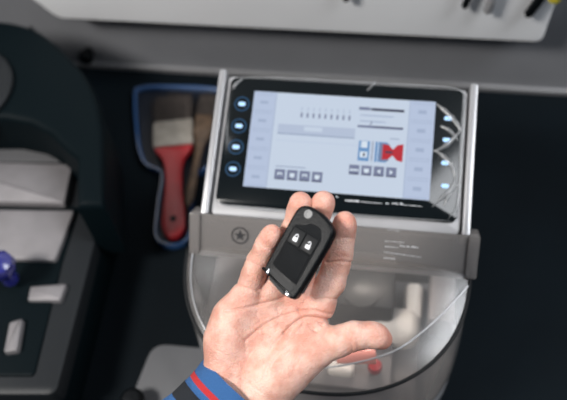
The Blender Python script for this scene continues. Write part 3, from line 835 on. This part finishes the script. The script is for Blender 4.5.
obj('sleeve', bm, [kb, kr, kk], person, sharp=60)['label'] = 'blue knitted cuff with red and black bands'

# ------------------------------------------------------------------ car key in the palm
kc = hp(300.5, 247.5, 2.6)
la_ = np.array([.485, -.875, 0]); kx = None
tl_ = math.radians(6)
ya = nz(np.array([.485, -.875, -.06]))          # along the key, towards the pivot end
na = nz(np.array([-.42, -.14, -1.0])); na = nz(na - ya * (na @ ya))   # face normal, towards the camera and a little left
xa = np.cross(ya, na)                            # across
if xa[0] < 0: xa = -xa
cols = [hw(kc + v) - hw(kc) for v in (xa, ya, na)]; k0 = hw(kc)      # local units are centimetres
KM = Matrix([[cols[0][i], cols[1][i], cols[2][i], k0[i]] for i in range(3)] + [[0, 0, 0, 1]])
key = thing('car_key', 'black flip car key with two lock buttons lying in the open palm', 'car key', KM @ Vector((0, 0, -.7)))
hwid, hlen = 1.78, 3.62
kout = [(-1.70, -2.95), (-1.3, -3.12), (.9, -3.66), (1.45, -3.66), (1.72, -3.2), (1.85, 0), (1.85, 1.9), (1.70, 2.6), (1.1, 3.05), (.2, 3.32), (-.7, 3.36), (-1.35, 3.2), (-1.74, 2.7), (-1.82, 1.5), (-1.80, -2.6)]
kout = [(v.x * 1.03, v.y) for v in smoothpath([Vector((*p, 0)) for p in kout], 5, True)]
bm = NB(); prism(bm, [(x * .96, y * .97) for x, y in kout], -.50, -.02, KM, bev=.12, seg=3); obj('lower_shell', bm, MAT['black'], key)
ins = [(x * .985, y * .99) for x, y in kout]
bm = NB(); prism(bm, ins, -.05, .52, KM, bev=.22, seg=5); obj('upper_shell', bm, MAT['black'], key)
def kr_(x0, y0, x1, y1, r): return rrect(x0, y0, x1, y1, r, 5)
bm = NB(); prism(bm, rquad([(-1.32, -2.15), (1.28, -2.55), (1.28, 1.55), (.75, 2.25), (-.15, 2.25), (-.55, 1.8), (-1.32, 1.5)], .25), .48, .57, KM, bev=.05); bpn = obj('button_panel', bm, pmat('grained_black', (.006, .007, .008), .5, spec=.22, bump=(2200, .9)), key)
# two lock buttons with padlock marks
for k, (x0, x1, opened) in enumerate(((-1.2, -.03, False), (.03, 1.18, True))):
    bm = NB(); prism(bm, kr_(x0, .05, x1, 1.40, .14), .54, .66, KM, bev=.06); bt_ = obj('key_button', bm, MAT['softblack'], key)
    bm = NB(); cx, cy = (x0 + x1) / 2, .55; h = .672
    f = lambda pts: bm.faces.new([bm.verts.new(KM @ Vector((x, y, h))) for x, y in pts])
    f(rrect(cx - .20, cy - .20, cx + .20, cy + .12, .03, 3))
    o_ = [(cx + (.07 if opened and False else 0) + .15 * math.cos(PI * q / 10), cy + .26 + .15 * math.sin(PI * q / 10)) for q in range(11)]
    i_ = [(cx + .085 * math.cos(PI * q / 10), cy + .26 + .085 * math.sin(PI * q / 10)) for q in range(11)]
    for q in range(10): f([o_[q], o_[q + 1], i_[q + 1], i_[q]])
    f([(cx + .085, cy + .10), (cx + .15, cy + .10), (cx + .15, cy + .26), (cx + .085, cy + .26)])
    if not opened: f([(cx - .15, cy + .10), (cx - .085, cy + .10), (cx - .085, cy + .26), (cx - .15, cy + .26)])
    obj('padlock_mark', bm, MAT['icon'], bt_, sharp=None)
    if opened: pass
# lower grained pad
bm = NB(); prism(bm, rquad([(-1.15, -1.95), (1.12, -2.35), (1.12, -.08), (-1.15, -.08)], .15), .55, .62, KM, bev=.05); obj('grained_pad', bm, bpy.data.materials['grained_black'], key)
# pivot button
bm = NB(); lathe(bm, [(.36, .40), (.36, .60), (.33, .64), (.22, .64), (.20, .58), (0, .57)], KM @ Matrix.Translation((-.70, 2.72, 0)), 28); obj('pivot_button', bm, pmat('dull_silver', (.22, .22, .22), .6, .3), key)
# chrome throat of the blade at the lower end
bm = NB()
box(bm, (-1.36, -2.80, .25), (.34, .52, .58), KM, bev=.08); box(bm, (.98, -3.50, .27), (.50, .36, .58), KM, bev=.08)
obj('chrome_trim', bm, MAT['chrome'], key)
bm = NB(); prism(bm, [(-1.02, -2.75), (.66, -3.2), (.66, -3.72), (-1.02, -3.30)], .1, .48, KM); prism(bm, [(-1.3, -2.4), (1.2, -2.8), (1.05, -3.22), (-1.1, -2.72)], .50, .545, KM)
obj('blade_slot', bm, MAT['softblack'], key)
# folded blade along the right flank
bm = NB(); prism(bm, [(1.70, -3.0), (1.92, -2.9), (1.92, 1.6), (1.70, 1.9)], -.20, .10, KM); obj('folded_blade', bm, MAT['softblack'], key)
